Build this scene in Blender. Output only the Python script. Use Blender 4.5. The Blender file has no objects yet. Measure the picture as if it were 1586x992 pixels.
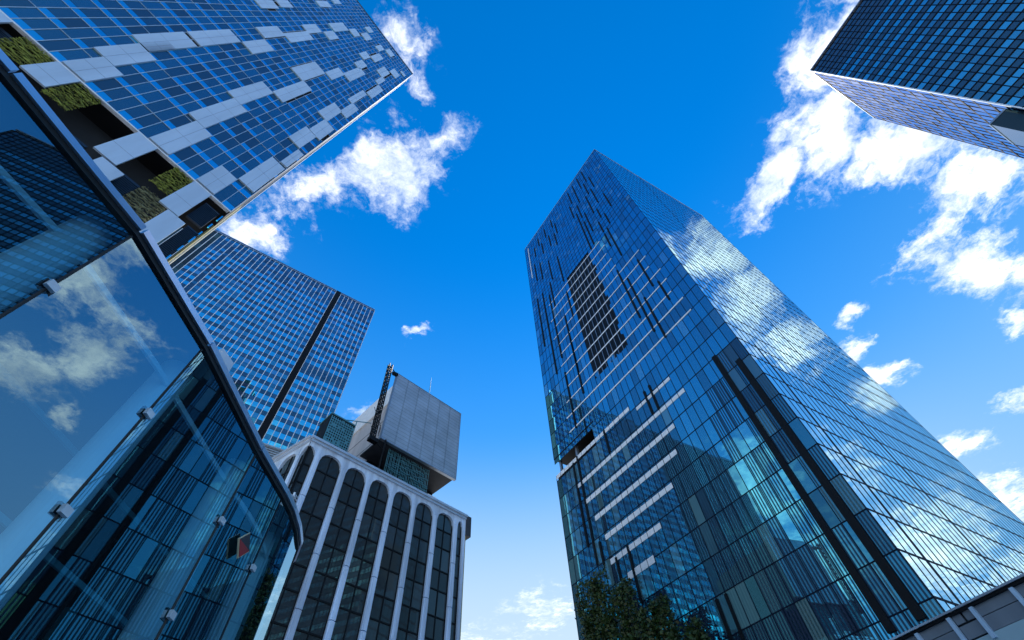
import bpy, math, random
from mathutils import Vector, Matrix
R = random.Random(7)
sc = bpy.context.scene
COL = sc.collection
rad = math.radians

# ------------------------------------------------------------------ camera
CAMR = Matrix(((0.997859206565735, 0.06539880634997418, 0.0),
               (0.05415131519767801, -0.8262442609194096, -0.5607031802657266),
               (-0.03666931870601294, 0.5595028305788426, -0.8280168740067438)))
CAMZ = 1.6
cd = bpy.data.cameras.new('camera'); cam = bpy.data.objects.new('camera', cd); COL.objects.link(cam)
cam.matrix_world = Matrix.Translation((0, 0, CAMZ)) @ CAMR.to_4x4()
cd.sensor_width = 36.0; cd.lens = 36.0 * 700.0 / 1586.0
cd.clip_start = 0.1; cd.clip_end = 6000
sc.camera = cam

def px(p):
    """pixel of a point in the 1586 wide frame, used only to rank panes by the size they show"""
    c = CAMR.transposed() @ (Vector(p) - Vector((0, 0, CAMZ)))
    if c.z > -0.1: return None
    return 793 + 700 * c.x / -c.z, 496 - 700 * c.y / -c.z

# ------------------------------------------------------------------ render, world, sun
sc.render.engine = 'CYCLES'
sc.cycles.use_denoising = True
sc.cycles.max_bounces = 10; sc.cycles.glossy_bounces = 6; sc.cycles.transparent_max_bounces = 16
sc.cycles.caustics_reflective = False; sc.cycles.caustics_refractive = False
sc.cycles.sample_clamp_indirect = 6.0
sc.view_settings.view_transform = 'Standard'; sc.view_settings.look = 'None'
sc.view_settings.gamma = 1.0; sc.view_settings.use_curve_mapping = False
sc.view_settings.exposure = 0.45
SUN_AZ, SUN_EL = 72.0, 54.0      # azimuth counted from +x towards +y

def new_mat(name):
    m = bpy.data.materials.new(name); m.use_nodes = True
    nt = m.node_tree; nt.nodes.clear()
    out = nt.nodes.new('ShaderNodeOutputMaterial')
    return m, nt, out

class NT:
    """tiny node-graph writer"""
    def __init__(self, nt): self.t = nt
    def n(self, kind, **kw):
        nd = self.t.nodes.new(kind)
        for k, v in kw.items(): setattr(nd, k, v)
        return nd
    def put(self, sock, v):
        if isinstance(v, bpy.types.NodeSocket): self.t.links.new(v, sock)
        else: sock.default_value = v
    def math(self, op, a, b=0.0, c=None, clamp=False):
        nd = self.n('ShaderNodeMath', operation=op, use_clamp=clamp)
        self.put(nd.inputs[0], a); self.put(nd.inputs[1], b)
        if c is not None: self.put(nd.inputs[2], c)
        return nd.outputs[0]
    def vmath(self, op, a, b=(0, 0, 0)):
        nd = self.n('ShaderNodeVectorMath', operation=op)
        self.put(nd.inputs[0], a); self.put(nd.inputs[1], b)
        return nd.outputs['Value'] if op in ('LENGTH', 'DOT_PRODUCT') else nd.outputs[0]
    def mix(self, f, a, b):
        nd = self.n('ShaderNodeMix', data_type='RGBA')
        self.put(nd.inputs[0], f); self.put(nd.inputs[6], a); self.put(nd.inputs[7], b)
        return nd.outputs[2]
    def noise(self, vec, scale, detail=3.0, rough=0.55, dist=0.0, col=False):
        nd = self.n('ShaderNodeTexNoise')
        if vec is not None: self.put(nd.inputs['Vector'], vec)
        nd.inputs['Scale'].default_value = scale; nd.inputs['Detail'].default_value = detail
        nd.inputs['Roughness'].default_value = rough; nd.inputs['Distortion'].default_value = dist
        return nd.outputs['Color' if col else 'Fac']
    def smooth(self, x, lo, hi, a=0.0, b=1.0):
        nd = self.n('ShaderNodeMapRange', interpolation_type='SMOOTHSTEP')
        for s, v in zip(nd.inputs[:5], (x, lo, hi, a, b)): self.put(s, v)
        return nd.outputs[0]

def build_world():
    w = bpy.data.worlds.new('World'); sc.world = w; w.use_nodes = True
    t = w.node_tree; t.nodes.clear(); g = NT(t)
    out = g.n('ShaderNodeOutputWorld'); bg = g.n('ShaderNodeBackground')
    t.links.new(bg.outputs[0], out.inputs[0])
    bg.inputs[1].default_value = 0.12
    sky = g.n('ShaderNodeTexSky', sky_type='NISHITA')
    sky.sun_disc = False; sky.sun_elevation = rad(SUN_EL); sky.sun_rotation = rad(90 - SUN_AZ)
    sky.air_density = 1.0; sky.dust_density = 0.0; sky.ozone_density = 3.0; sky.altitude = 50
    hs = g.n('ShaderNodeHueSaturation'); hs.inputs['Saturation'].default_value = 1.50
    hs.inputs['Hue'].default_value = 0.503
    hs.inputs['Value'].default_value = 1.36
    t.links.new(sky.outputs[0], hs.inputs['Color'])
    tc = g.n('ShaderNodeTexCoord')
    d = tc.outputs['Generated']
    sx = g.n('ShaderNodeSeparateXYZ'); t.links.new(d, sx.inputs[0])
    z = g.math('MAXIMUM', sx.outputs[2], 0.06)
    cx = g.n('ShaderNodeCombineXYZ')
    g.put(cx.inputs[0], g.math('DIVIDE', sx.outputs[0], z)); g.put(cx.inputs[1], g.math('DIVIDE', sx.outputs[1], z))
    p = cx.outputs[0]                                   # place on a flat cloud layer one unit up
    warp = g.vmath('SCALE', g.vmath('SUBTRACT', g.noise(p, 7.0, 5.0, 0.6, col=True), (0.5, 0.5, 0.5)))
    warp.node.inputs['Scale'].default_value = 0.20
    pw = g.vmath('ADD', p, warp)
    # cloud banks: centre, half axes, turn (degrees), strength
    banks = [(-0.165, 0.03, 0.075, 0.045, 30, .8), (-0.15, 0.085, 0.05, 0.03, 60, .55),
             (-0.23, 0.275, 0.13, 0.10, 120, 1.05), (-0.14, 0.205, 0.10, 0.05, 160, .85), (-0.40, 0.30, 0.17, 0.07, 165, .85),
             (-0.60, 0.40, 0.08, 0.08, 0, .95), (-0.62, 0.62, 0.07, 0.09, 0, .4),
             (0.625, 0.10, 0.07, 0.13, 0, .85), (0.66, 0.02, 0.05, 0.12, 0, .8), (0.70, 0.26, 0.14, 0.12, 30, 1.05), (0.60, 0.37, 0.10, 0.09, 125, 1.0),
             (0.90, 0.30, 0.20, 0.11, 10, 1.0), (1.10, 0.36, 0.17, 0.09, 25, .95), (1.03, 0.50, 0.07, 0.15, 20, .72),
             (1.22, 0.60, 0.20, 0.11, 15, 1.1), (1.38, 0.62, 0.2, 0.12, 0, 1.0), (1.10, 0.58, 0.10, 0.06, 20, .9), (1.42, 0.79, 0.06, 0.05, 20, .8),
             (0.925, 0.725, 0.05, 0.045, 0, .88), (1.0, 0.86, 0.085, 0.055, 40, .92), (1.10, 0.96, 0.09, 0.06, 30, .95),
             (1.60, 1.10, 0.10, 0.08, 0, .85), (1.53, 1.34, 0.12, 0.08, 0, .9),
             (-0.265, 0.70, 0.05, 0.025, 0, .72), (-0.47, 0.97, 0.07, 0.05, 40, .7), (0.05, 2.35, 0.22, 0.30, 0, .62), (-0.4, 2.7, 0.4, 0.3, 0, .5),
             (1.75, 0.45, 0.30, 0.12, 20, .6), (2.6, 0.75, 0.6, 0.26, 10, 1.15), (3.2, 1.2, 0.7, 0.4, 0, .9),
             (1.9, 1.7, 0.35, 0.2, 30, .8),
             (-1.75, -0.33, 0.45, 0.16, 15, 1.05), (-2.6, -0.55, 0.7, 0.25, 10, 1.0), (-0.52, -0.08, 0.06, 0.05, 0, .5),
             (0.2, -3.0, 1.6, 0.8, 0, 1.1), (-3.0, -2.2, 1.2, 0.9, 30, 1.1), (3.0, -2.2, 1.2, 0.8, 150, 1.1), (-0.9, -1.9, 0.5, 0.35, 0, .95), (0.9, -1.2, 0.35, 0.25, 0, .75), (1.8, -0.8, 0.5, 0.3, 0, .75)]  # low southern banks are unseen, added to brighten the shaded sides
    mask = None
    for (bx, by, ra, rb, turn, s) in banks:
        mp = g.n('ShaderNodeMapping', vector_type='TEXTURE')
        t.links.new(pw, mp.inputs[0])
        mp.inputs[1].default_value = (bx, by, 0); mp.inputs[2].default_value = (0, 0, rad(turn)); mp.inputs[3].default_value = (ra * 1.45, rb * 1.45, 1)
        r = g.vmath('LENGTH', mp.outputs[0])
        v = g.smooth(r, 0.0, 1.0, s, 0.0)
        mask = v if mask is None else g.math('MAXIMUM', mask, v)
    f1 = g.noise(pw, 8.0, 12.0, 0.70)
    f2 = g.noise(p, 30.0, 6.0, 0.6, 0.6)
    tex = g.math('ADD', g.math('MULTIPLY', f1, 0.8), g.math('MULTIPLY', f2, 0.35))      # about 0.57 in the mean
    dens = g.math('ADD', mask, g.math('MULTIPLY', g.math('SUBTRACT', tex, 0.55), 2.9))
    dens = g.math('MULTIPLY', g.smooth(dens, 0.24, 1.30), g.smooth(mask, 0.03, 0.22))
    shade = g.smooth(g.noise(pw, 5.0, 4.0, 0.5), 0.35, 0.65)
    ccol = g.mix(shade, (6.2, 6.9, 8.0, 1), (10.5, 10.5, 10.4, 1))
    lit = g.smooth(cx.outputs[0].node.inputs[1].links[0].from_socket, -2.4, -1.2, 2.4, 1.0)     # gain added to the unseen southern clouds to brighten shaded faces
    ccol = g.vmath('SCALE', ccol); g.put(ccol.node.inputs['Scale'], lit)
    air = g.smooth(sx.outputs[2], 0.25, 0.92, 0.85, 0.0)          # the sky pales towards the horizon
    blue = g.mix(air, hs.outputs[0], (1.3, 3.4, 6.0, 1))
    flat = g.n('ShaderNodeCombineXYZ'); t.links.new(sx.outputs[0], flat.inputs[0]); t.links.new(sx.outputs[1], flat.inputs[1])
    side = g.vmath('DOT_PRODUCT', g.vmath('NORMALIZE', flat.outputs[0]), (math.cos(rad(SUN_AZ + 14)), math.sin(rad(SUN_AZ + 14)), 0))
    toward = g.smooth(side, 0.55, 0.97, 0.25, 1.0)                 # the haze is palest under the sun
    blue = g.mix(g.math('MULTIPLY', g.smooth(sx.outputs[2], 0.30, 0.68, 0.85, 0.0), toward), blue, (4.4, 5.4, 6.1, 1))
    colr = g.mix(dens, blue, ccol)
    t.links.new(colr, bg.inputs[0])
build_world()

sd = bpy.data.lights.new('sun', 'SUN'); sd.energy = 5.0; sd.angle = rad(0.53); sd.color = (1.0, 0.95, 0.86)
so = bpy.data.objects.new('sun', sd); COL.objects.link(so)
sv = Vector((math.cos(rad(SUN_EL)) * math.cos(rad(SUN_AZ)), math.cos(rad(SUN_EL)) * math.sin(rad(SUN_AZ)), math.sin(rad(SUN_EL))))
so.rotation_euler = sv.to_track_quat('Z', 'Y').to_euler(); so.location = sv * 400

# ------------------------------------------------------------------ materials
def simple(name, col, rough=0.5, metal=0.0, var=0.12, scale=1.5, streak=False, spec=0.5, bump=0.0):
    m, nt, out = new_mat(name); g = NT(nt)
    b = g.n('ShaderNodeBsdfPrincipled'); nt.links.new(b.outputs[0], out.inputs[0])
    tc = g.n('ShaderNodeTexCoord'); v = tc.outputs['Object']
    if streak:
        mp = g.n('ShaderNodeMapping'); nt.links.new(v, mp.inputs[0]); mp.inputs[3].default_value = (1, 1, 0.12); v = mp.outputs[0]
    f = g.noise(v, scale, 6.0, 0.6)
    k = g.smooth(f, 0.3, 0.7, 1.0 - var, 1.0 + var)
    mul = g.n('ShaderNodeMix', data_type='RGBA', blend_type='MULTIPLY'); mul.inputs[0].default_value = 1
    mul.inputs[6].default_value = (*col, 1)
    cmb = g.n('ShaderNodeCombineColor')
    for i in range(3): g.put(cmb.inputs[i], k)
    nt.links.new(cmb.outputs[0], mul.inputs[7])
    nt.links.new(mul.outputs[2], b.inputs['Base Color'])
    b.inputs['Roughness'].default_value = rough; b.inputs['Metallic'].default_value = metal
    b.inputs['Specular IOR Level'].default_value = spec
    if bump:
        bp = g.n('ShaderNodeBump'); bp.inputs['Strength'].default_value = bump; bp.inputs['Distance'].default_value = 0.02
        nt.links.new(g.noise(tc.outputs['Object'], scale * 9, 4), bp.inputs['Height']); nt.links.new(bp.outputs[0], b.inputs['Normal'])
    return m

def glazing(name, tint, base, refl0=0.35, power=3.0, wave=0.0, wscale=0.35, rough=0.015, stripes=False, var=0.35, pale=None):
    """coated glass: a mirror layer over a dark room. Attribute 'tone': r scales the mirror, g marks striped panes, b how pale the blind behind is"""
    m, nt, out = new_mat(name); g = NT(nt)
    at = g.n('ShaderNodeAttribute', attribute_name='tone')
    sp = g.n('ShaderNodeSeparateColor'); nt.links.new(at.outputs['Color'], sp.inputs[0])
    r, s, bl = sp.outputs[0], sp.outputs[1], sp.outputs[2]
    lw = g.n('ShaderNodeLayerWeight'); lw.inputs[0].default_value = 0.5
    fac = g.math('ADD', refl0, g.math('MULTIPLY', g.math('POWER', lw.outputs['Facing'], power), 1.0 - refl0))
    fac = g.math('MULTIPLY', fac, g.math('ADD', 1.0 - var, g.math('MULTIPLY', r, var)), clamp=True)
    gl = g.n('ShaderNodeBsdfGlossy'); gl.inputs['Color'].default_value = (*tint, 1); gl.inputs['Roughness'].default_value = rough
    df = g.n('ShaderNodeBsdfPrincipled'); df.inputs['Roughness'].default_value = 0.6
    pale = pale or tuple(min(1, c * 5 + 0.05) for c in base)
    g.put(df.inputs['Base Color'], g.mix(bl, (*base, 1), (*pale, 1)))
    mx = g.n('ShaderNodeMixShader'); nt.links.new(df.outputs[0], mx.inputs[1]); nt.links.new(gl.outputs[0], mx.inputs[2])
    uv = g.n('ShaderNodeUVMap')
    if stripes:
        sxyz = g.n('ShaderNodeSeparateXYZ'); nt.links.new(uv.outputs[0], sxyz.inputs[0])
        wv = g.math('FRACT', g.math('MULTIPLY', sxyz.outputs[0], 1.0 / 0.43))
        st = g.math('MULTIPLY', g.math('LESS_THAN', wv, 0.5), s)
        fac = g.math('MULTIPLY', fac, g.math('SUBTRACT', 1.0, g.math('MULTIPLY', st, 0.92)))
    g.put(mx.inputs[0], fac)
    if wave:
        bp = g.n('ShaderNodeBump'); bp.inputs['Strength'].default_value = wave; bp.inputs['Distance'].default_value = 0.05
        nt.links.new(g.noise(uv.outputs[0], wscale, 2.0, 0.5), bp.inputs['Height']); nt.links.new(bp.outputs[0], gl.inputs['Normal'])
    nt.links.new(mx.outputs[0], out.inputs[0])
    return m

M = {}
M['glass_c'] = glazing('blue_tower_glass', (0.16, 0.76, 1.0), (0.001, 0.018, 0.05), 0.55, 2.5, 0.06, 0.3, stripes=True, var=0.7, pale=(0.20, 0.38, 0.36))
M['glass_cr'] = glazing('bright_tower_glass', (0.62, 0.90, 1.0), (0.003, 0.03, 0.08), 0.80, 2.0, 0.035, 0.22, var=0.35)
M['glass_a'] = glazing('deep_blue_glass', (0.20, 0.74, 0.86), (0.001, 0.008, 0.022), 0.26, 2.5, 0.10, 0.8, var=0.6)
M['glass_b'] = glazing('sky_blue_glass', (0.12, 0.80, 1.0), (0.003, 0.02, 0.07), 0.95, 2.5, 0.03, 0.4, var=0.85)
M['glass_e'] = glazing('navy_glass', (0.35, 0.85, 0.95), (0.001, 0.006, 0.025), 0.8, 2.5, 0.05, 0.4, var=0.9)
M['glass_el'] = glazing('pale_blue_glass', (0.26, 0.64, 0.88), (0.004, 0.04, 0.09), 0.62, 2.0, 0.10, 0.4, var=0.3)
M['glass_d'] = glazing('dark_brown_glass', (0.60, 0.88, 0.92), (0.005, 0.008, 0.010), 0.045, 4.0, 0.03, 0.5, var=0.6)
M['glass_dark'] = glazing('black_green_glass', (0.4, 0.7, 0.7), (0.002, 0.006, 0.008), 0.05, 3.5, 0.02, 0.4, var=0.6, pale=(0.02, 0.06, 0.07))
M['black'] = simple('black_metal', (0.005, 0.006, 0.008), 0.6, 0.0, spec=0.2)
M['dark'] = simple('dark_interior', (0.012, 0.015, 0.02), 0.8)
M['line_dark'] = simple('dark_blue_mullion', (0.004, 0.010, 0.026), 0.7, spec=0.12)
M['line_white'] = simple('pale_mullion', (0.80, 0.86, 0.92), 0.45, 0.0)
M['line_soft'] = simple('silver_mullion', (0.50, 0.60, 0.70), 0.4, 0.3)
M['white_band'] = simple('white_spandrel', (0.93, 0.94, 0.95), 0.4, var=0.06)
M['panel'] = simple('silver_cladding', (0.56, 0.70, 0.84), 0.40, 0.15, 0.08, 0.5, True)
M['frame_grey'] = simple('grey_aluminium', (0.32, 0.37, 0.44), 0.35, 0.6)
M['stone'] = simple('pale_grey_stone', (0.62, 0.74, 0.90), 0.6, 0.0, 0.24, 0.9, True, bump=0.15)
M['stone_cap'] = simple('parapet_metal', (0.60, 0.66, 0.74), 0.35, 0.5, 0.06)
M['sun_side'] = simple('sun_yellow_side_wall', (0.42, 0.36, 0.14), 0.6)  # the sun's yellow is put into this wall colour
M['grey_screen'] = None
M['concrete'] = simple('warm_grey_concrete', (0.52, 0.49, 0.49), 0.8, 0, 0.12, 0.6, True)
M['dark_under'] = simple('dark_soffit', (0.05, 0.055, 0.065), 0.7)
M['teal_metal'] = simple('teal_painted_metal', (0.10, 0.30, 0.35), 0.45, 0.3)
M['steel'] = simple('brushed_steel', (0.62, 0.68, 0.76), 0.24, 0.9, 0.06, 3.0)
M['rail_blue'] = simple('coping_steel', (0.58, 0.66, 0.78), 0.30, 0.85, 0.06, 2.0)
M['rubber'] = simple('black_gasket', (0.004, 0.005, 0.006), 0.5)
M['column'] = simple('white_round_column', (0.80, 0.86, 0.90), 0.45, 0.1, 0.08, 1.5, True)
M['clip'] = simple('white_clamp', (0.80, 0.84, 0.88), 0.35, 0.3)
M['moss'] = simple('moss_green_rod', (0.20, 0.23, 0.04), 0.85, 0, 0.75, 2.5)
M['moss_grey'] = simple('grey_green_rod', (0.17, 0.18, 0.10), 0.85, 0, 0.6, 2.5)
M['louvre'] = simple('dark_blue_louvre', (0.014, 0.03, 0.055), 0.4, 0.3)
M['bridge_grey'] = simple('grey_parapet_panel', (0.22, 0.24, 0.27), 0.6, 0.1, 0.1, 1.2, True)
M['bridge_pale'] = simple('pale_green_glass_panel', (0.42, 0.55, 0.58), 0.3, 0.0, 0.06, 1.0)
M['red'] = simple('red_enamel', (0.42, 0.03, 0.03), 0.3)
M['cream'] = simple('cream_edge', (0.75, 0.66, 0.42), 0.4)
M['plaza'] = simple('pale_granite_paving', (0.45, 0.44, 0.42), 0.7, 0, 0.15, 2.0, bump=0.1)
M['bark'] = simple('brown_bark', (0.10, 0.08, 0.06), 0.9, 0, 0.3, 6)
M['leaf'] = simple('dark_green_leaf', (0.028, 0.06, 0.012), 0.55, 0, 0.55, 1.3)
M['copper'] = simple('aged_steel_roof', (0.42, 0.45, 0.48), 0.45, 0.5)

def screen_mat():
    m, nt, out = new_mat('grey_grid_cladding'); g = NT(nt)
    b = g.n('ShaderNodeBsdfPrincipled'); nt.links.new(b.outputs[0], out.inputs[0])
    uv = g.n('ShaderNodeUVMap')
    br = g.n('ShaderNodeTexBrick'); nt.links.new(uv.outputs[0], br.inputs[0]); br.offset = 0.0
    br.inputs['Color1'].default_value = (0.36, 0.45, 0.56, 1); br.inputs['Color2'].default_value = (0.40, 0.49, 0.60, 1)
    br.inputs['Mortar'].default_value = (0.22, 0.27, 0.33, 1); br.inputs['Scale'].default_value = 1.0
    br.inputs['Mortar Size'].default_value = 0.03; br.inputs['Brick Width'].default_value = 2.1; br.inputs['Row Height'].default_value = 0.6
    mul = g.n('ShaderNodeMix', data_type='RGBA', blend_type='MULTIPLY'); mul.inputs[0].default_value = 1
    nt.links.new(br.outputs[0], mul.inputs[6])
    k = g.smooth(g.noise(uv.outputs[0], 0.35, 5), 0.3, 0.7, 0.84, 1.12)
    cmb = g.n('ShaderNodeCombineColor'); [g.put(cmb.inputs[i], k) for i in range(3)]
    nt.links.new(cmb.outputs[0], mul.inputs[7]); nt.links.new(mul.outputs[2], b.inputs['Base Color'])
    b.inputs['Roughness'].default_value = 0.45; b.inputs['Metallic'].default_value = 0.2
    return m
M['grey_screen'] = screen_mat()

def clear_glass():
    m, nt, out = new_mat('clear_teal_glass'); g = NT(nt)
    lw = g.n('ShaderNodeLayerWeight'); lw.inputs[0].default_value = 0.5
    fac = g.math('ADD', 0.27, g.math('MULTIPLY', g.math('POWER', lw.outputs['Facing'], 2.8), 0.66), clamp=True)
    tr = g.n('ShaderNodeBsdfTransparent'); tr.inputs[0].default_value = (0.46, 0.82, 0.95, 1)
    gl = g.n('ShaderNodeBsdfGlossy'); gl.inputs[0].default_value = (0.56, 0.86, 1.0, 1); gl.inputs['Roughness'].default_value = 0.004
    mx = g.n('ShaderNodeMixShader'); g.put(mx.inputs[0], fac)
    nt.links.new(tr.outputs[0], mx.inputs[1]); nt.links.new(gl.outputs[0], mx.inputs[2]); nt.links.new(mx.outputs[0], out.inputs[0])
    return m
M['clear'] = clear_glass()

# ------------------------------------------------------------------ mesh writer
BASE = {}           # object name -> world location of its thing
class MB:
    def __init__(self): self.v, self.f, self.uv, self.tone = [], [], [], []
    def poly(self, pts, uvs=None, tone=(1, 0, 0)):
        i = len(self.v); self.v += [tuple(p) for p in pts]; self.f.append(tuple(range(i, i + len(pts))))
        self.uv += uvs if uvs else [(p[0] + p[1], p[2]) for p in pts]
        self.tone.append(tone)
    def hexa(self, c, tone=(1, 0, 0)):
        """c: eight corners, lower ring then upper ring"""
        i = len(self.v); self.v += [tuple(p) for p in c]
        for q in ((0, 3, 2, 1), (4, 5, 6, 7), (0, 1, 5, 4), (1, 2, 6, 5), (2, 3, 7, 6), (3, 0, 4, 7)):
            self.f.append(tuple(i + k for k in q)); self.uv += [(c[k][0] + c[k][1], c[k][2]) for k in q]; self.tone.append(tone)
    def bar(self, a, b, w, h=None, up=(0, 0, 1), tone=(1, 0, 0)):
        a, b, up = Vector(a), Vector(b), Vector(up); h = h or w
        d = (b - a).normalized()
        if abs(d.dot(up)) > 0.98: up = Vector((1, 0, 0))
        s = d.cross(up).normalized() * (w / 2); t = s.cross(d).normalized() * (h / 2)
        self.hexa([a - s - t, a + s - t, b + s - t, b - s - t, a - s + t, a + s + t, b + s + t, b - s + t], tone)
    def tube(self, pts, r, n=10, cap=True):
        pts = [Vector(p) for p in pts]; rings = []
        for k, p in enumerate(pts):
            d = (pts[min(k + 1, len(pts) - 1)] - pts[max(k - 1, 0)]).normalized()
            a = d.cross(Vector((0.31, 0.11, 0.94)) if abs(d.z) < 0.9 else Vector((1, 0, 0))).normalized(); b = d.cross(a)
            rr = r[k] if isinstance(r, (list, tuple)) else r
            i = len(self.v); rings.append(i)
            self.v += [tuple(p + a * (rr * math.cos(2 * math.pi * j / n)) + b * (rr * math.sin(2 * math.pi * j / n))) for j in range(n)]
        def add(q):
            self.f.append(tuple(q)); self.uv += [(self.v[k][0] + self.v[k][1], self.v[k][2]) for k in q]; self.tone.append((1, 0, 0))
        for i, k in zip(rings, rings[1:]):
            for j in range(n): add((i + j, i + (j + 1) % n, k + (j + 1) % n, k + j))
        if cap: add(range(rings[0] + n - 1, rings[0] - 1, -1)); add(range(rings[-1], rings[-1] + n))
    def build(self, name, mat, parent=None, smooth=False, kind=None):
        base = BASE.get(parent.name, Vector()) if parent else Vector()
        me = bpy.data.meshes.new(name)
        me.from_pydata([(x - base.x, y - base.y, z - base.z) for x, y, z in self.v], [], self.f)
        l = me.uv_layers.new(name='UVMap'); l.data.foreach_set('uv', [c for q in self.uv for c in q])
        at = me.attributes.new('tone', 'FLOAT_COLOR', 'FACE')
        at.data.foreach_set('color', [c for q in self.tone for c in (*q, 1.0)])
        me.materials.append(mat)
        if smooth: me.polygons.foreach_set('use_smooth', [True] * len(me.polygons))
        o = bpy.data.objects.new(name, me); COL.objects.link(o)
        if parent: o.parent = parent; BASE[o.name] = base
        if kind: o['kind'] = kind
        return o

def thing(name, label, cat, loc=(0, 0, 0), group=None):
    o = bpy.data.objects.new(name, None); COL.objects.link(o); o.empty_display_size = 1
    o.location = loc; o['label'] = label; o['category'] = cat
    if group: o['group'] = group
    BASE[o.name] = Vector(loc); return o

class Face:
    """a vertical wall plane: u metres along it from its corner, z up, off outwards"""
    def __init__(self, P, az, outward, flip=False):
        self.P = Vector((P[0], P[1])); a = rad(az); s = -1 if flip else 1
        self.d = Vector((math.cos(a), math.sin(a))) * s; self.n = Vector(outward).normalized()
    def p(self, u, z, off=0.0):
        q = self.P + self.d * u + self.n * off; return (q.x, q.y, z)
    def box(self, mb, u0, u1, z0, z1, o0, o1, tone=(1, 0, 0)):
        c = [self.p(u0, z0, o0), self.p(u1, z0, o0), self.p(u1, z0, o1), self.p(u0, z0, o1),
             self.p(u0, z1, o0), self.p(u1, z1, o0), self.p(u1, z1, o1), self.p(u0, z1, o1)]
        mb.hexa(c, tone)
    def pane(self, u0, u1, z0, z1, off, tone, tilt=0.0):
        tx, tz = R.gauss(0, tilt), R.gauss(0, tilt); uc, zc = (u0 + u1) / 2, (z0 + z1) / 2
        tx = max(-2 * tilt, min(2 * tilt, tx)); tz = max(-2 * tilt, min(2 * tilt, tz))
        o = lambda u, z: off + tx * (u - uc) + tz * (z - zc)
        return [self.p(u0, z0, o(u0, z0)), self.p(u1, z0, o(u1, z0)), self.p(u1, z1, o(u1, z1)), self.p(u0, z1, o(u0, z1))], \
               [(u0, z0), (u1, z0), (u1, z1), (u0, z1)], tone

def right_of_rail(x, y):
    """in the picture, clear of the pavilion's coping at the lower left"""
    if y < 60: return True
    pts = [(0, 95), (218, 358), (322, 531), (401, 693), (470, 835), (470, 1000)]
    for (x0, y0), (x1, y1) in zip(pts, pts[1:]):
        if y0 <= y <= y1: return x > x0 + (x1 - x0) * (y - y0) / (y1 - y0) + 6
    return True

def spread_panes(panes, mat, parent, name, one=100, clear=lambda x, y: True, stuff='glazing'):
    """the panes that show largest become parts of their own, the others one part"""
    ranked = []
    for k, (q, uv, tone) in enumerate(panes):
        pp = [px(c) for c in q]; area = 0
        if all(pp):
            cx, cy = sum(a[0] for a in pp) / 4, sum(a[1] for a in pp) / 4
            if 6 < cx < 1580 and 6 < cy < 986 and clear(cx, cy):
                area = abs(sum(pp[i][0] * pp[(i + 1) % 4][1] - pp[(i + 1) % 4][0] * pp[i][1] for i in range(4))) / 2
        ranked.append((-area, k))
    ranked.sort(); rest = MB()
    single = {k for a, k in ranked[:one] if a < 0}
    for k, (q, uv, tone) in enumerate(panes):
        if k in single:
            m = MB(); m.poly(q, uv, tone); m.build(name, mat, parent)
        else: rest.poly(q, uv, tone)
    if rest.f: rest.build(stuff, mat, parent, kind='stuff')

def prism(mb, ring, z0, z1):
    """solid block over a plan ring given anticlockwise"""
    n = len(ring)
    mb.poly([(x, y, z1) for x, y in ring]); mb.poly([(x, y, z0) for x, y in reversed(ring)])
    for i in range(n):
        (a, b), (c, d) = ring[i], ring[(i + 1) % n]
        mb.poly([(a, b, z0), (c, d, z0), (c, d, z1), (a, b, z1)])

def rectring(F, u0, u1, o0, o1):
    r = [F.p(u0, 0, o0)[:2], F.p(u1, 0, o0)[:2], F.p(u1, 0, o1)[:2], F.p(u0, 0, o1)[:2]]
    area = sum(r[i][0] * r[(i + 1) % 4][1] - r[(i + 1) % 4][0] * r[i][1] for i in range(4))
    return r if area > 0 else r[::-1]

# ================================================================== ground
g_ = MB(); g_.poly([(-3000, -3000, 0), (3000, -3000, 0), (3000, 3000, 0), (-3000, 3000, 0)])
g_.build('ground', M['plaza'])['kind'] = 'structure'

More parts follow.
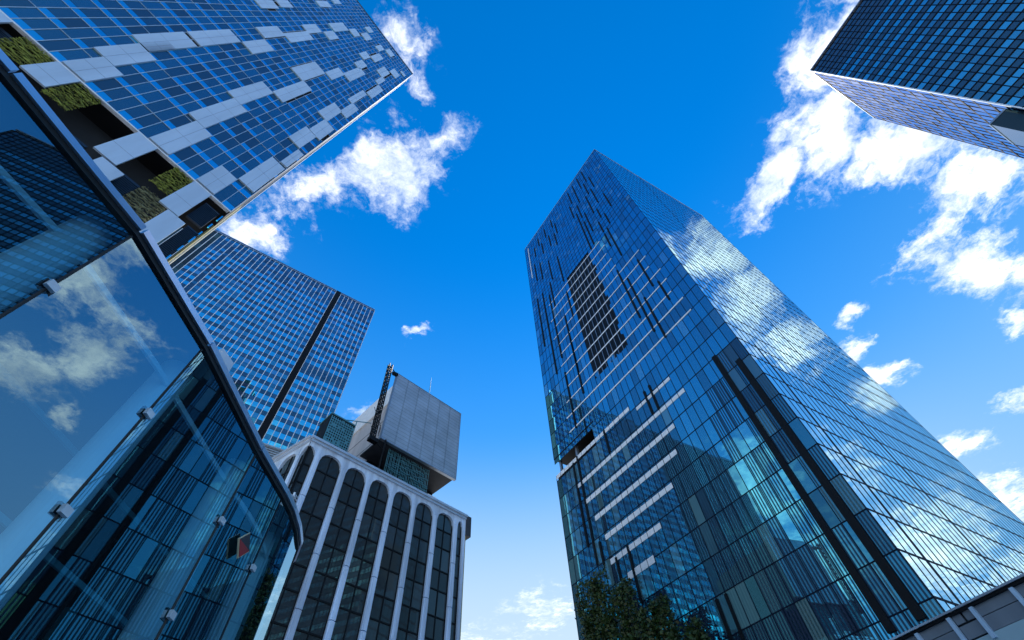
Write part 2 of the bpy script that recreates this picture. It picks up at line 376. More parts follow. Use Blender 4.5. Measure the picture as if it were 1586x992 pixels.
# ================================================================== central glass tower
def central_tower():
    P = (39.73, 49.77)
    L = Face(P, 125.2, (-.817, -.576)); Rt = Face(P, 32.5, (.537, -.843))
    T = thing('office_tower', 'tall mirror glass tower with sharp corner, white floor bands and inset black louvre panel', 'tower', (P[0], P[1], 0))
    FH, NU, WL, WR, H = 4.82, 32, 54.5, 62.0, 200.0
    bl = WL / NU; br = WR / 36
    z0 = 21.7 - 4 * FH
    zs = [z0 + FH * k for k in range(42)]          # 2.4 ... 200
    far = [L.p(WL, 0)[i] + Rt.p(WR, 0)[i] - P[i] for i in range(2)]
    ins = 0.30
    def ring(u_cut=WL):
        a = Vector(L.p(0, 0, -ins)[:2]) - L.d * 0 + Rt.n * -ins
        b = Vector(L.p(u_cut, 0, -ins)[:2]); c = b + Rt.d * (WR - ins); d_ = a + Rt.d * (WR - ins)
        r = [tuple(a), tuple(d_), tuple(c), tuple(b)]
        ar = sum(r[i][0] * r[(i + 1) % 4][1] - r[(i + 1) % 4][0] * r[i][1] for i in range(4))
        return r if ar > 0 else r[::-1]
    core = MB(); prism(core, ring(WL - ins), 0, 71.6); prism(core, ring(WL - ins), 76.5, H - 0.2)
    prism(core, ring(38.5), 71.6, 76.5)
    core.build('core', M['dark'], T)
    rec = MB(); L.box(rec, 38.5, WL - .2, 71.62, 76.48, -9.0, -8.7); rec.build('recess_wall', M['dark_under'], T)
    for u in (46.5, 53.0):
        c = MB(); L.box(c, u, u + .6, 71.62, 76.48, -1.4, -.8); c.build('column', M['frame_grey'], T)
    lp = MB(); L.box(lp, 38.5, WL, 76.2, 76.5, -8.6, 0.05); lp.build('soffit', M['black'], T)
    # left face panes
    panes, mull, floorl = [], MB(), MB()
    rect = lambda u, z: 21.4 < u < 34.3 and 87.1 < z < 138.8
    for k in range(41):
        a, b = zs[k], zs[k + 1]
        rows = [(a, b)] if b < 140 else [(a, (a + b) / 2), ((a + b) / 2, b)]
        for i in range(NU):
            u0, u1 = i * bl, (i + 1) * bl; uc = (u0 + u1) / 2
            for (c, d_) in rows:
                zc = (c + d_) / 2
                if uc > 38.5 and 70.5 < zc < 76.5: continue
                if rect(uc, zc): continue
                stripe = 0.0
                if zc < 26 and uc < 22 or (uc < 2.4 and zc < 67): stripe = 1.0
                elif zc < 62 and uc < 12 and (int(uc / 3.4) + int(zc / 4.82)) % 3: stripe = 1.0
                elif zc < 34 and uc < 18: stripe = 1.0 if R.random() < .7 else 0
                elif zc < 50 and 14 < uc < 22 and zc < 62 - 1.6 * uc + 14: stripe = .8
                pale = 0.0
                if R.random() < 0.12: pale = R.uniform(.1, .55)
                if zc < 72 and uc > 35 and R.random() < .4: pale = R.uniform(.1, .5)
                dim = R.choice([.45, .7, .8, .9, 1, 1, 1])
                if uc < 5.2 and zc < 66: dim, stripe, pale = R.choice([0, .1, .3]), R.choice([0, 1, 1, 1]), R.choice([0, 0, .08, .25])  # corner panes toned and striped to imitate a mirrored building
                if uc > 19 and zc < 71: dim *= .3  # panes dimmed to stand in for the reflection of a dark building
                tone = (dim, stripe, pale)
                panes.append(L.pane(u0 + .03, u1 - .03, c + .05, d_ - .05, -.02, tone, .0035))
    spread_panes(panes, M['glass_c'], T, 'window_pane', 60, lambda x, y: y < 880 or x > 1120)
    for i in range(NU + 1):
        u = i * bl; w = .055
        if u > 38.5: L.box(mull, u - w, u + w, 2.4, 71.55, -.1, .02); L.box(mull, u - w, u + w, 76.5, H, -.1, .02)
        else: L.box(mull, max(0, u - w), u + w, 2.4, H, -.1, .02)
    for k, z in enumerate(zs):
        ue = 38.4 if 71.6 < z < 76.5 else WL
        L.box(floorl, 0.0, ue, z - .07, z + .07, -.09, .026)
        if z > 140: L.box(floorl, 0.0, WL, z - FH / 2 - .05, z - FH / 2 + .05, -.09, .026)
    mull.build('mullion_grid', M['line_dark'], T); floorl.build('floor_line_grid', M['line_dark'], T)
    # right face
    panes, mull, floorl = [], MB(), MB()
    for k in range(41):
        a, b = zs[k], zs[k + 1]
        for i in range(36):
            u0, u1 = i * br, (i + 1) * br
            tone = (R.choice([.6, .85, 1, 1, 1]), 0, 0)
            panes.append(Rt.pane(u0 + .03, u1 - .03, a + .05, b - .05, -.02, tone, .0022))
    spread_panes(panes, M['glass_cr'], T, 'window_pane', 40, lambda x, y: x < 1560 and y < 1586 - x + 760, 'side_glazing')
    for i in range(37):
        u = i * br; w = .095 if i not in (3, 14) else .28
        Rt.box(mull, max(0, u - w), u + w, 2.4, 66 if i in (3,) else H, -.1, .012)
        if i == 3: Rt.box(mull, u - .1, u + .1, 66, H, -.1, .012)
    for z in zs: Rt.box(floorl, 0.02, WR, z - .13, z + .13, -.09, .018)
    mull.build('mullion_grid', M['line_dark'], T); floorl.build('floor_line_grid', M['line_dark'], T)
    # black fins on the left face
    fins = [(9.7, 196.8, 184.6), (13, 196.8, 184.7), (11.5, 185.2, 173.3), (8.2, 184.5, 173.1), (17.8, 196, 185.9), (21.2, 195.7, 183), (16.3, 186.7, 176.1),
            (9.6, 174.3, 159.8), (13.5, 174.2, 157), (22.5, 182.6, 170.4), (18, 176.1, 163.6), (7.6, 160.4, 148), (16.5, 164.3, 147.5), (11.4, 156.7, 148.9),
            (21, 170.8, 138.8), (9.5, 148.3, 140), (19.5, 159, 148.1), (18.1, 147.3, 139.6), (13.1, 147.9, 139.5), (11.3, 139, 128.7), (14.4, 137.9, 128.7),
            (12.7, 128.6, 119.2), (34.7, 193.7, 185.5), (33.1, 186.1, 176), (39.5, 193.6, 184.9), (44.2, 193.3, 185.7), (38.3, 183.5, 173.1), (34.7, 178.8, 168),
            (43.1, 185, 175.1), (47.9, 189, 181), (15.3, 115.3, 91.1), (13.2, 107.8, 83.3), (8.6, 110.3, 96.2), (7.6, 95.8, 87.4), (11.4, 95.5, 79.1),
            (19.85, 71.8, 64.8), (22.5, 71.5, 65), (35.7, 71.4, 65.2), (40, 122.9, 93.6), (39.8, 110.4, 86.7), (47.7, 149.4, 102.7), (45, 100, 79), (44, 143.2, 106.7),
            (45.2, 71.4, 46), (48.2, 70.6, 50.4), (44.1, 49.7, 45.3), (40.9, 45, 41), (37.4, 45.5, 35.9), (23, 31, 25.8), (21.5, 31, 25.4),
            (36.2, 160, 140.5), (41.5, 165, 150), (46.2, 172, 158), (50.2, 176, 162), (50.4, 150, 120), (42.2, 150, 133), (36.5, 133, 118)]
    for (u, a, b) in fins:
        f = MB(); u = round(u / bl) * bl; L.box(f, u - .22, u + .22, b, a, -.05, .22); f.build('fin', M['black'], T)
    for (u, a, b, w) in ((5.4, 65.3, 20.5, .45), (2.2, 60.9, 20.5, .5)):
        f = MB(); L.box(f, u - w, u + w, b, a, -.05, .24); f.build('fin', M['black'], T)
    # inset black louvre panel
    lv = MB(); L.box(lv, 21.4, 34.2, 87.1, 138.8, -.25, -.02)
    lp = lv.build('louvre_panel', M['black'], T)
    sl = MB()
    for j in range(1, 8): L.box(sl, 21.4 + 12.8 * j / 8 - .07, 21.4 + 12.8 * j / 8 + .07, 87.1, 138.8, -.02, .03)
    sl.build('louvre_bar', M['frame_grey'], lp)
    # pale floor bands
    bands = [(z, 4 if z < 118 else 14, 47, .19) for z in zs if 76 < z < 142]
    for z in zs:
        if 86.8 < z < 139.5: bands.append((z, 21.2, 34.4, .205))
    for (z, ua, ub, hh) in bands:
        if hh < .2 and 86.8 < z < 139.5:
            for (p_, q_) in ((ua, 21.2), (34.4, ub)):
                b = MB(); L.box(b, p_ + R.uniform(0, 3) if p_ < 20 else p_, q_ - (R.uniform(0, 3) if q_ > 40 else 0), z - hh * .9, z + hh * .9, .03, .06); b.build('spandrel_band', M['white_band'], T)
        else:
            b = MB(); L.box(b, ua, ub, z - hh, z + hh, .032, .07); b.build('spandrel_band', M['white_band'], T)
    for (z, ua, ub, hh) in ((71.0, 28, WL, .5), (69.2, 16.5, 26.5, .4), (64.2, 15, 48, .45), (59.3, 19, 46, .5), (54.5, 21, 45, .5), (49.6, 25.5, 44, .5), (44.9, 29, 43.6, .5), (40.8, 34, 39.5, .6)):
        b = MB()
        i0, i1 = int(ua / bl), int(ub / bl)
        for i in range(i0, i1): L.box(b, i * bl + .07, (i + 1) * bl - .07, z - hh, z + hh, -.01, .045)
        b.build('spandrel_band', M['white_band'], T)
    # roof edge
    cp = MB()
    L.box(cp, 0.0, WL, H, H + .5, -.6, .08); Rt.box(cp, 0.08, WR, H, H + .5, -.6, .10)
    cp.build('parapet', M['frame_grey'], T)
    # white strip where the left face ends
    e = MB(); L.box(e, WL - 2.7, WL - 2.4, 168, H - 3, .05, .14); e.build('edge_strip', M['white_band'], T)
central_tower()

# ================================================================== left tower with silver panels
def panelled_tower():
    S = 1.6
    P = (-19.28 * S, 10.01 * S)
    F = Face(P, 57.0, (.839, -.545), flip=True)
    sz = lambda z: CAMZ + (z - CAMZ) * S
    T = thing('office_tower', 'blue glass tower with staggered silver panels and mossy green rods in its lower openings', 'tower', (P[0], P[1], 0))
    u00, U1, H = -.40 * S, 18.1 * S, sz(120.0); D = 6.0
    zp = sz(32.65); zb = sz(24.0)
    core = MB(); prism(core, rectring(F, u00 + .12, U1, -.35, -D), zp, H - .2)
    prism(core, rectring(F, u00 + 3, U1, -2.6, -D), 0, zp)
    core.build('core', M['dark'], T)
    m = .655 * S; us = [u00] + [.35 * S + m * k for k in range(0, 27)]
    U1 = us[-1]
    fh = 2.6 * S; zs = [zp + fh * k for k in range(0, 34)]; zs = [z for z in zs if z < H - .5] + [H]
    panels = """10.83 9.52 32.73 36.1;11.485 10.175 36.15 40.65;11.485 10.83 40.8 44;12.14 10.83 40.8 47.3;12.14 10.83 47.85 55.3;10.83 9.52 55.5 60.9;6.9 5.59 45.4 52.4;6.245 4.935 38.3 45.35
5.59 4.28 32.75 38.25;2.315 1.005 32.75 36.1;1.005 -.3 36.35 42.6;1.66 .35 47.85 52.7;.35 -.3 43.1 47.4;1.3 -.1 52.85 58.2;2.315 1.005 58.25 64.6;1.2 .1 64.15 70.4;1.9 1.1 70 78.5;1.4 .3 79.3 88.2;2.2 1.4 88.3 94.2;3.5 2 93.8 100.7;5.75 4.5 52.6 61.5
7.4 5.7 61.2 69.6;5.85 4.7 70 76.2;4.95 3.65 76.1 85.8;5.8 4.6 84.9 90.2;6.85 5.7 91.4 96.4;5.9 4.7 96.8 104.4;7.3 6.2 105.8 110.9;6.1 4.5 111.3 115.9;11.3 10.1 67.3 75.8;12.2 10.95 61.4 67.3;12.2 10.95 75.8 81.5;11 9.7 82.3 87.1;12.2 10.8 87.9 96;11 9.6 96.7 101;10 8.6 102.3 107.3
11.1 9.9 109 113.2;15.45 14.4 67.4 72.7;15.9 14.9 90.7 96.9;16.4 15.6 100.6 104.9;2.4 .8 102 107;1.4 .2 110 112;15.6 14.6 73.9 78.2;16.8 15.4 58 64"""
    rects = []
    for l in panels.replace('\n', ';').split(';'):
        a, b, c, d_ = map(float, l.split()); rects.append((b * S, a * S, sz(c), sz(d_)))
    for (a, b, c, d_) in rects:
        o = MB(); F.box(o, a, b, c, d_, -.05, .16); pn = o.build('cladding_panel', M['panel'], T)
        j = MB(); nz = max(2, round((d_ - c) / (fh * 1.0)))
        for k in range(1, nz): F.box(j, a + .02, b - .02, c + (d_ - c) * k / nz - .02, c + (d_ - c) * k / nz + .02, .15, .166)
        F.box(j, (a + b) / 2 - .015, (a + b) / 2 + .015, c + .02, d_ - .02, .15, .166)
        j.build('joint', M['frame_grey'], pn)
    inside = lambda u, z: any(a - .05 < u < b + .05 and c < z < d_ for a, b, c, d_ in rects)
    vis, spn, mull, fl = [], [], MB(), MB()
    cyan = set(); 
    for k in range(10): cyan.add((R.randrange(3, 20), R.randrange(0, 14)))
    for k in range(len(zs) - 1):
        a, b = zs[k], zs[k + 1]; s_h = .26 * (b - a)
        for i in range(len(us) - 1):
            u0, u1 = us[i], us[i + 1]; uc = (u0 + u1) / 2
            if inside(uc, a + .3) and inside(uc, b - .3): continue
            strip = R.random() < .8
            t = R.choice([.15, .4, .6, .8, 1, 1])
            vis.append(F.pane(u0 + .03, u1 - .03, a + (s_h if strip else .05), b - .05, -.03, (t, 0, 0), .006))
            if strip: spn.append(F.pane(u0 + .03, u1 - .03, a + .05, a + s_h - .04, -.02, (1.0, 0, R.uniform(.1, .9)), .012))
    spread_panes(vis, M['glass_a'], T, 'window_pane', 100, right_of_rail)
    m2 = MB()
    for q, uv, t in spn: m2.poly(q, uv, t)
    m2.build('spandrel_glazing', M['glass_b'], T, kind='stuff')
    for u in us: F.box(mull, u - .032, u + .032, zp, H, -.1, .025)
    for z in zs: F.box(fl, u00, U1, z - .04, z + .04, -.09, .018)
    mull.build('mullion_grid', M['line_soft'], T); fl.build('floor_line_grid', M['line_soft'], T)
    cp = MB(); F.box(cp, u00, U1, H, H + .5, -1, .12); cp.build('parapet', M['black'], T)
    # narrow side wall: lower part coloured as if sunlit, dark band by the glass
    sd_ = MB(); F.box(sd_, u00 - .05, u00 + .11, zp + 6, H, -D, -2.2); sd_.build('side_wall', M['louvre'], T)
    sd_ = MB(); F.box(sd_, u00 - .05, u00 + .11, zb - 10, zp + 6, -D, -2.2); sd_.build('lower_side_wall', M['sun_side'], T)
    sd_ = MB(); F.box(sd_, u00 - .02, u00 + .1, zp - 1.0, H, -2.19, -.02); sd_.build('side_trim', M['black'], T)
    ed = MB(); F.box(ed, u00 - .22, u00 - .03, zb - 10, H, -3.2, -2.9); ed.build('edge_strip', M['line_white'], T)
    # lower zone: silver panels, open dark bays, green rods, louvres
    fr = MB(); F.box(fr, u00, U1, zp - .25, zp - .06, -.34, .06); fr.build('ledge', M['line_white'], T)
    fr = MB(); F.box(fr, u00 + .1, U1, zp - .3, zp - .06, -2.6, -.345); fr.build('soffit', M['black'], T)
    for (a, b, c, d_) in ((9.6, 10.86, 29.94, 32.45), (4.85, 6.1, 28.62, 32.45), (4.25, 5.5, 22.0, 28.44), (1.06, 2.27, 28.6, 32.45), (.53, 1.66, 22.5, 28.5), (13.2, 14.5, 29.0, 32.45)):
        o = MB(); a, b, c, d_ = a * S, b * S, sz(c), sz(d_); F.box(o, a, b, c, d_, -.1, .10); pn = o.build('cladding_panel', M['panel'], T)
        j = MB(); F.box(j, a + .02, b - .02, (c * .6 + d_ * .4) - .02, (c * .6 + d_ * .4) + .02, .09, .106); j.build('joint', M['frame_grey'], pn)
    for (a, b, c, d_, off, mat) in ((10.9, 12.4, 30.1, 32.4, -.1, 'moss'), (8.25, 9.55, 29.6, 32.4, -.1, 'moss'), (2.3, 3.5, 29.6, 32.4, -.1, 'moss'), (1.75, 3.4, 25.5, 29.2, -.4, 'moss_grey')):
        g = MB(); a, b, c, d_ = a * S, b * S, sz(c), sz(d_)
        n = int((d_ - c) / .30)
        for k in range(n):
            z = c + (d_ - c) * (k + .5) / n; w = R.uniform(-.06, .06)
            pts = [F.p(a + (b - a) * t / 8, z + w + R.uniform(-.06, .06), off + R.uniform(-.12, .12)) for t in range(9)]
            g.tube(pts, [R.uniform(.05, .105) for _ in pts], 6)
            for _ in range(34):
                u = R.uniform(a, b); q = Vector(F.p(u, z + R.uniform(-.16, .12), off + R.uniform(-.12, .2)))
                e1 = Vector((R.uniform(-1, 1), R.uniform(-1, 1), R.uniform(-1, 1))).normalized() * R.uniform(.05, .12); e2 = e1.cross(Vector((R.random(), R.random(), R.random()))).normalized() * .06
                g.poly([q - e1, q + e2, q + e1, q - e2])
        g.build('planted_screen', M[mat], T)
    for (a, b, c, d_, off) in ((3.5, 4.8, 25.5, 29.2, -.8), (-.1, .9, 29.6, 32.0, -.5), (-.35, .42, 25.2, 29.0, -.5), (6.4, 8.0, 25.0, 29.0, -.8), (12.4, 15, 25, 32, -.6)):
        o = MB(); a, b, c, d_ = a * S, b * S, sz(c), sz(d_); F.box(o, a, b, c, d_, off - .2, off)
        for k in range(int((d_ - c) / .25)): F.box(o, a, b, c + .25 * k, c + .25 * k + .09, off, off + .07)
        o.build('louvre_panel', M['louvre'], T)
    for k in range(6):
        o = MB(); z = sz(25.2 + k * 1.15); F.box(o, -.38 * S, -.30 * S, z, z + 1.3 * R.uniform(.5, 1), -.25, -.1); o.build('light_strip', M['glass_b'], T)
panelled_tower()

# ================================================================== chequered blue tower behind
def chequered_tower():
    S = 1.5; P = (-41.89 * S, 73.2 * S)
    F = Face(P, 38.0, (.616, -.788), flip=True); sz = lambda z: CAMZ + (z - CAMZ) * S
    T = thing('office_tower', 'blue glass tower of chequered bright and dark panes with one black vertical groove', 'tower', (P[0], P[1], 0))
    W, H, D = 132.0, sz(120.0), 34.0
    core = MB(); prism(core, rectring(F, 0.1, W, -.3, -D), 0, H - .3); core.build('core', M['dark'], T)
    bu, fh = 1.2 * S, 2.5 * S
    g0, g1 = 10.85 * S, 12.4 * S
    us = [bu * k for k in range(10)] ; us[-1] = g0
    left = [g1 + bu * k for k in range(int((W - g1) / bu) + 1)]
    bright, mull, rows, unseen_dark = [], MB(), MB(), MB()
    k = 0; z = H - 1.2
    while z > 30:
        for seg in (us, left):
            for i in range(len(seg) - 1):
                u0, u1 = seg[i], seg[i + 1]
                if u0 > 66.5:
                    unseen_dark.poly(*F.pane(u0 + .08, u1 - .08, z - fh + .05, z - .05, -.02, (R.random(), 0, R.choice([0, 0, .3, 1])), .004)); continue
                top = k < 3
                if seg is us and abs(z - sz(87.9)) < fh * .5: t = .05
                else: t = R.choice([.45, .75, .9, 1]) if not top else R.choice([.15, .3, .7])
                if seg is left and abs(u0 - (40.0 * S - .6)) < bu * .5 and sz(93) < z < sz(118): t = 0
                bright.append(F.pane(u0 + .08, u1 - .08, z - fh * .54, z - .05, -.02, (t, 0, R.choice([.1, .2, .3, .3, .9]) if t > .3 else 0), .009))
                t2 = R.choice([.0, .0, .05, .25]); bright.append(F.pane(u0 + .08, u1 - .08, z - fh + .03, z - fh * .56, -.02, (t2, 0, R.choice([0, .05, .2])), .004))
        z -= fh; k += 1
    unseen_dark.build('unseen_dark_glazing', M['glass_dark'], T, kind='stuff')  # unseen dark end, added so the central tower mirrors something dark
    spread_panes(bright, M['glass_b'], T, 'window_pane', 100, right_of_rail)
    for u in us + left: F.box(mull, u - .10, u + .10, 8, H - .6, -.1, .12)
    mull.build('mullion_grid', M['line_white'], T)
    gr = MB(); F.box(gr, g0 + .08, g1 - .08, 0, H + .4, -.29, .14); gr.build('groove', M['black'], T)
    for (a, b) in ((0.0, g0), (g1, W)):
        p_ = MB(); F.box(p_, a, b, H - .9, H - .55, -.8, .25); F.box(p_, a, b, H + .25, H + .5, -.8, .1)
        for k in range(int((b - a) / 2.8)): F.box(p_, a + 2.8 * k, a + 2.8 * k + .2, H - .55, H + .25, -.5, .0)
        p_.build('parapet', M['rail_blue'], T)
    e = MB(); F.box(e, -.12, .0, 8, H - .6, -.5, .12); e.build('edge_strip', M['line_white'], T)
chequered_tower()

# ================================================================== far right tower
def striped_tower():
    P = (92.77, 18.79)
    A = Face(P, 117.3, (-.889, -.459), flip=True); B = Face(P, 30.3, (-.505, .863))
    T = thing('office_tower', 'dark navy tower with stripes of blue ribbon windows and a pale blue side face', 'tower', (P[0], P[1], 0))
    H, WA, WB = 150.0, 72.0, 28.6; fh = 3.52
    a = Vector(A.p(.2, 0, -.3)[:2]) + B.n * -.3; b = a + A.d * WA; c = b + B.d * (WB - .6); d_ = a + B.d * (WB - .6)
    r = [tuple(v) for v in (a, b, c, d_)]
    if sum(r[i][0] * r[(i + 1) % 4][1] - r[(i + 1) % 4][0] * r[i][1] for i in range(4)) < 0: r = r[::-1]
    core = MB(); prism(core, r, 0, H - .3); core.build('core', M['dark'], T)
    ribbon, rib = [], MB(); low = []; ml, mlow, trim = MB(), MB(), MB()
    z = H - 1.0; k = 0; bw = 1.55
    while z > 30:
        for i in range(int(WA / bw)):
            ribbon.append(A.pane(i * bw + .05, (i + 1) * bw - .05, z - fh * .52, z - .12, -.02, (R.choice([.6, .8, .9, 1, 1]) if k > 2 else .15, 0, 0.1), .006))
            ribbon.append(A.pane(i * bw + .02, (i + 1) * bw - .02, z - fh + .05, z - fh * .52 - .06, -.02, (.12, 0, .02), .004))
        A.box(rib, 0.03, WA, z - .12, z + .05, -.1, .14); A.box(rib, 0.03, WA, z - fh * .52 - .1, z - fh * .52, -.1, .12)
        n = int(WB / 1.9)
        for i in range(n):
            low.append(B.pane(i * WB / n + .03, (i + 1) * WB / n - .03, z - fh + .1, z - .1, -.02, (R.choice([.5, .75, 1]), 0, R.choice([0, .05, .15])), .014))
        B.box(trim, 0.02, WB, z - .24, z + .24, -.1, .02)
        z -= fh; k += 1
    spread_panes(ribbon, M['glass_e'], T, 'window_pane', 60)
    spread_panes(low, M['glass_el'], T, 'window_pane', 40, stuff='side_glazing')
    for i in range(int(WA / bw) + 1): A.box(ml, max(0, i * bw - .06), i * bw + .06, 30, H, -.1, .10)
    n = int(WB / 1.9)
    for i in range(n + 1): B.box(mlow, max(.02, i * WB / n - .03), i * WB / n + .03, 30, H, -.1, .06)
    ml.build('mullion_grid', M['line_dark'], T); rib.build('sill_line_grid', M['black'], T)
    mlow.build('mullion_grid', M['line_dark'], T); trim.build('floor_line_grid', M['line_dark'], T)
    c_ = MB(); A.box(c_, -.1, WA, H, H + .4, -.6, .1); B.box(c_, .1, WB, H, H + .4, -.6, .1); c_.build('parapet', M['frame_grey'], T)
    e = MB(); B.box(e, -.12, .16, 30, H, -.1, .14); e.build('corner_trim', M['line_white'], T)
    # glazed box jutting from the corner low down on the side face
    bx = MB(); B.box(bx, 1.2, 9.0, 76, 89.2, .14, 3.2); bx.build('bay_window', M['glass_dark'], T)
    bt = MB(); B.box(bt, 1.1, 9.1, 89.21, 89.6, .14, 3.3); bt.build('bay_roof', M['frame_grey'], T)
striped_tower()

# ================================================================== old office block with round-headed bays
D0 = (-21.83, 35.87)
DF = Face(D0, 48.0, (.743, -.669)); DS = Face(D0, 148.5, (-.5225, -.853))
def arcade_block():
    T = thing('office_building', 'older office block with pale stone piers and tall round-headed dark window bays', 'building', (D0[0], D0[1], 0))
    H, W, WS = 35.0, 21.5, 16.0; pit = 3.125; u1 = 1.27; ph = .29
    core = MB()
    q = [Vector(D0) - (DF.n + DS.n) * .75, Vector(DF.p(W - .3, 0, -.9)[:2]), Vector(DF.p(W - .3, 0, -16)[:2]), Vector(DS.p(WS, 0, -16)[:2]), Vector(DS.p(WS, 0, -.9)[:2])]
    r = [tuple(v) for v in q]
    ar = sum(r[i][0] * r[(i + 1) % 5][1] - r[(i + 1) % 5][0] * r[i][1] for i in range(5))
    prism(core, r if ar > 0 else r[::-1], 0, H - .5); core.build('core', M['dark'], T)
    rt = MB()
    Lr = H - .49
    rt.poly([(x, y, Lr) for x, y in (r if ar > 0 else r[::-1])]); rt.build('roof', M['dark_under'], T)
    wtop, spring = 33.95, 32.75
    def arch_z(t):          # t in -1..1 across the opening: flat crown, round shoulders
        t = abs(t); s = max(0.0, (t - .15) / .85)
        return spring + (wtop - spring) * math.sqrt(max(0.0, 1 - s ** 2.2))
    def facade(F, W, ends):
        piers = [u1 + pit * k for k in range(int((W - .5 - u1) / pit) + 1)]
        bays = [(-1.10, u1 - ph, 0.0)] + [(a + ph, b - ph, None) for a, b in zip(piers, piers[1:])]
        if W - piers[-1] > ph + .4: bays.append((piers[-1] + ph, W - .35 + .0, None))
        # piers in storey-high stones with open joints
        for u in piers:
            m = MB(); z = 1.0; zj = [24.04 - 4.54 * k for k in range(6, -1, -1)]; cuts = [0.0] + [c for c in zj if c > .5] + [28.58, 33.2]
            for a, b in zip(cuts, cuts[1:]):
                w = ph
                F.box(m, u - w, u + w, a + .035, b - .035, -.4, .07)
                F.box(m, u - w * .5, u + w * .5, a + .035, b - .035, .07, .14)
            m.build('pier', M['stone'], T)
        if ends:
            m = MB(); F.box(m, W - .35, W, 0, H - 1.9, -.7, .12); m.build('pier', M['stone'], T)
        # wall over the arches
        m = MB(); zt = 34.45
        for (a, b, cut) in bays:
            lo = max(a, 0.0) if cut is not None else a
            n = 18; c, hw = ((a + b) / 2, (b - a) / 2)
            if cut is not None: c, hw = -.12, b + .12
            xs = [lo + (b - lo) * i / n for i in range(n + 1)]
            zz = [arch_z((x - c) / hw) for x in xs]
            for i in range(n):
                x0, x1, za, zb_ = xs[i], xs[i + 1], zz[i], zz[i + 1]
                m.poly([F.p(x0, za, .05), F.p(x1, zb_, .05), F.p(x1, zt, .05), F.p(x0, zt, .05)])
                m.poly([F.p(x0, za, .05), F.p(x0, za, -.7), F.p(x1, zb_, -.7), F.p(x1, zb_, .05)])
        for u in piers:
            F.box(m, u - ph - .01, u + ph + .01, 33.2, zt, -.7, .052)
            F.box(m, u - ph * .4, u + ph * .4, 33.2, zt - .5, .052, .12)
        if ends: F.box(m, W - .36, W, H - 1.9, zt, -.7, .12)
        m.build('arch_wall', M['stone'], T)
        cor = MB(); F.box(cor, -.05, W + .05, zt, 34.72, -.8, .28); F.box(cor, -.1, W + .1, 34.72, H, -.8, .42); cor.build('cornice', M['stone_cap'], T)
        # one window per bay
        for (a, b, cut) in bays:
            lo = max(a, .02) if cut is not None else a
            m, fr = MB(), MB()
            z = wtop + .1; k = 0; c = (a + b) / 2
            if cut is not None: c = 99
            cols = [(lo, c), (c, b)] if lo < c < b and b - lo > 1.4 else [(lo, b)]
            step = [2.3, 2.0, 2.52]
            while z > 1:
                h = 2.15 if k == 0 else (2.05 if k % 2 else 2.5)
                for (p_, q_) in cols:
                    dark = k % 2 == 1
                    t = R.choice([.3, .5, .8]) if dark else R.choice([.7, 1.0, 1.0])
                    pale = R.choice([0, 0, 0, .04]) if dark else R.choice([.0, .05, .12, .3])
                    qd = F.pane(p_ + .05, q_ - .05, max(.5, z - h), z, -.24, (t, 0, pale), .006)
                    m.poly(*qd)
                F.box(fr, lo, b, z - h - .07, z - h + .07, -.27, -.17)
                z -= h; k += 1
            w = m.build('window', M['glass_d'], T)
            for (p_, q_) in cols[1:]: F.box(fr, p_ - .05, p_ + .05, .5, wtop, -.27, -.165)
            F.box(fr, lo, lo + .07, .5, wtop, -.27, -.16); F.box(fr, b - .07, b, .5, wtop, -.27, -.16)
            fr.build('window_frame', M['black'], w)
    facade(DF, W, True); facade(DS, WS, False)
    # right flank: sunlit edge painted in, the rest dark
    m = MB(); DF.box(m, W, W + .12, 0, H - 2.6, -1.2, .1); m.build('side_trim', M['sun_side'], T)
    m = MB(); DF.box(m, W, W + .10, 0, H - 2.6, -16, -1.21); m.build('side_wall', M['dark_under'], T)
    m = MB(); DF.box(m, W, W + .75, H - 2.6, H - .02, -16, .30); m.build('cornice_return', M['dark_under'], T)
arcade_block()

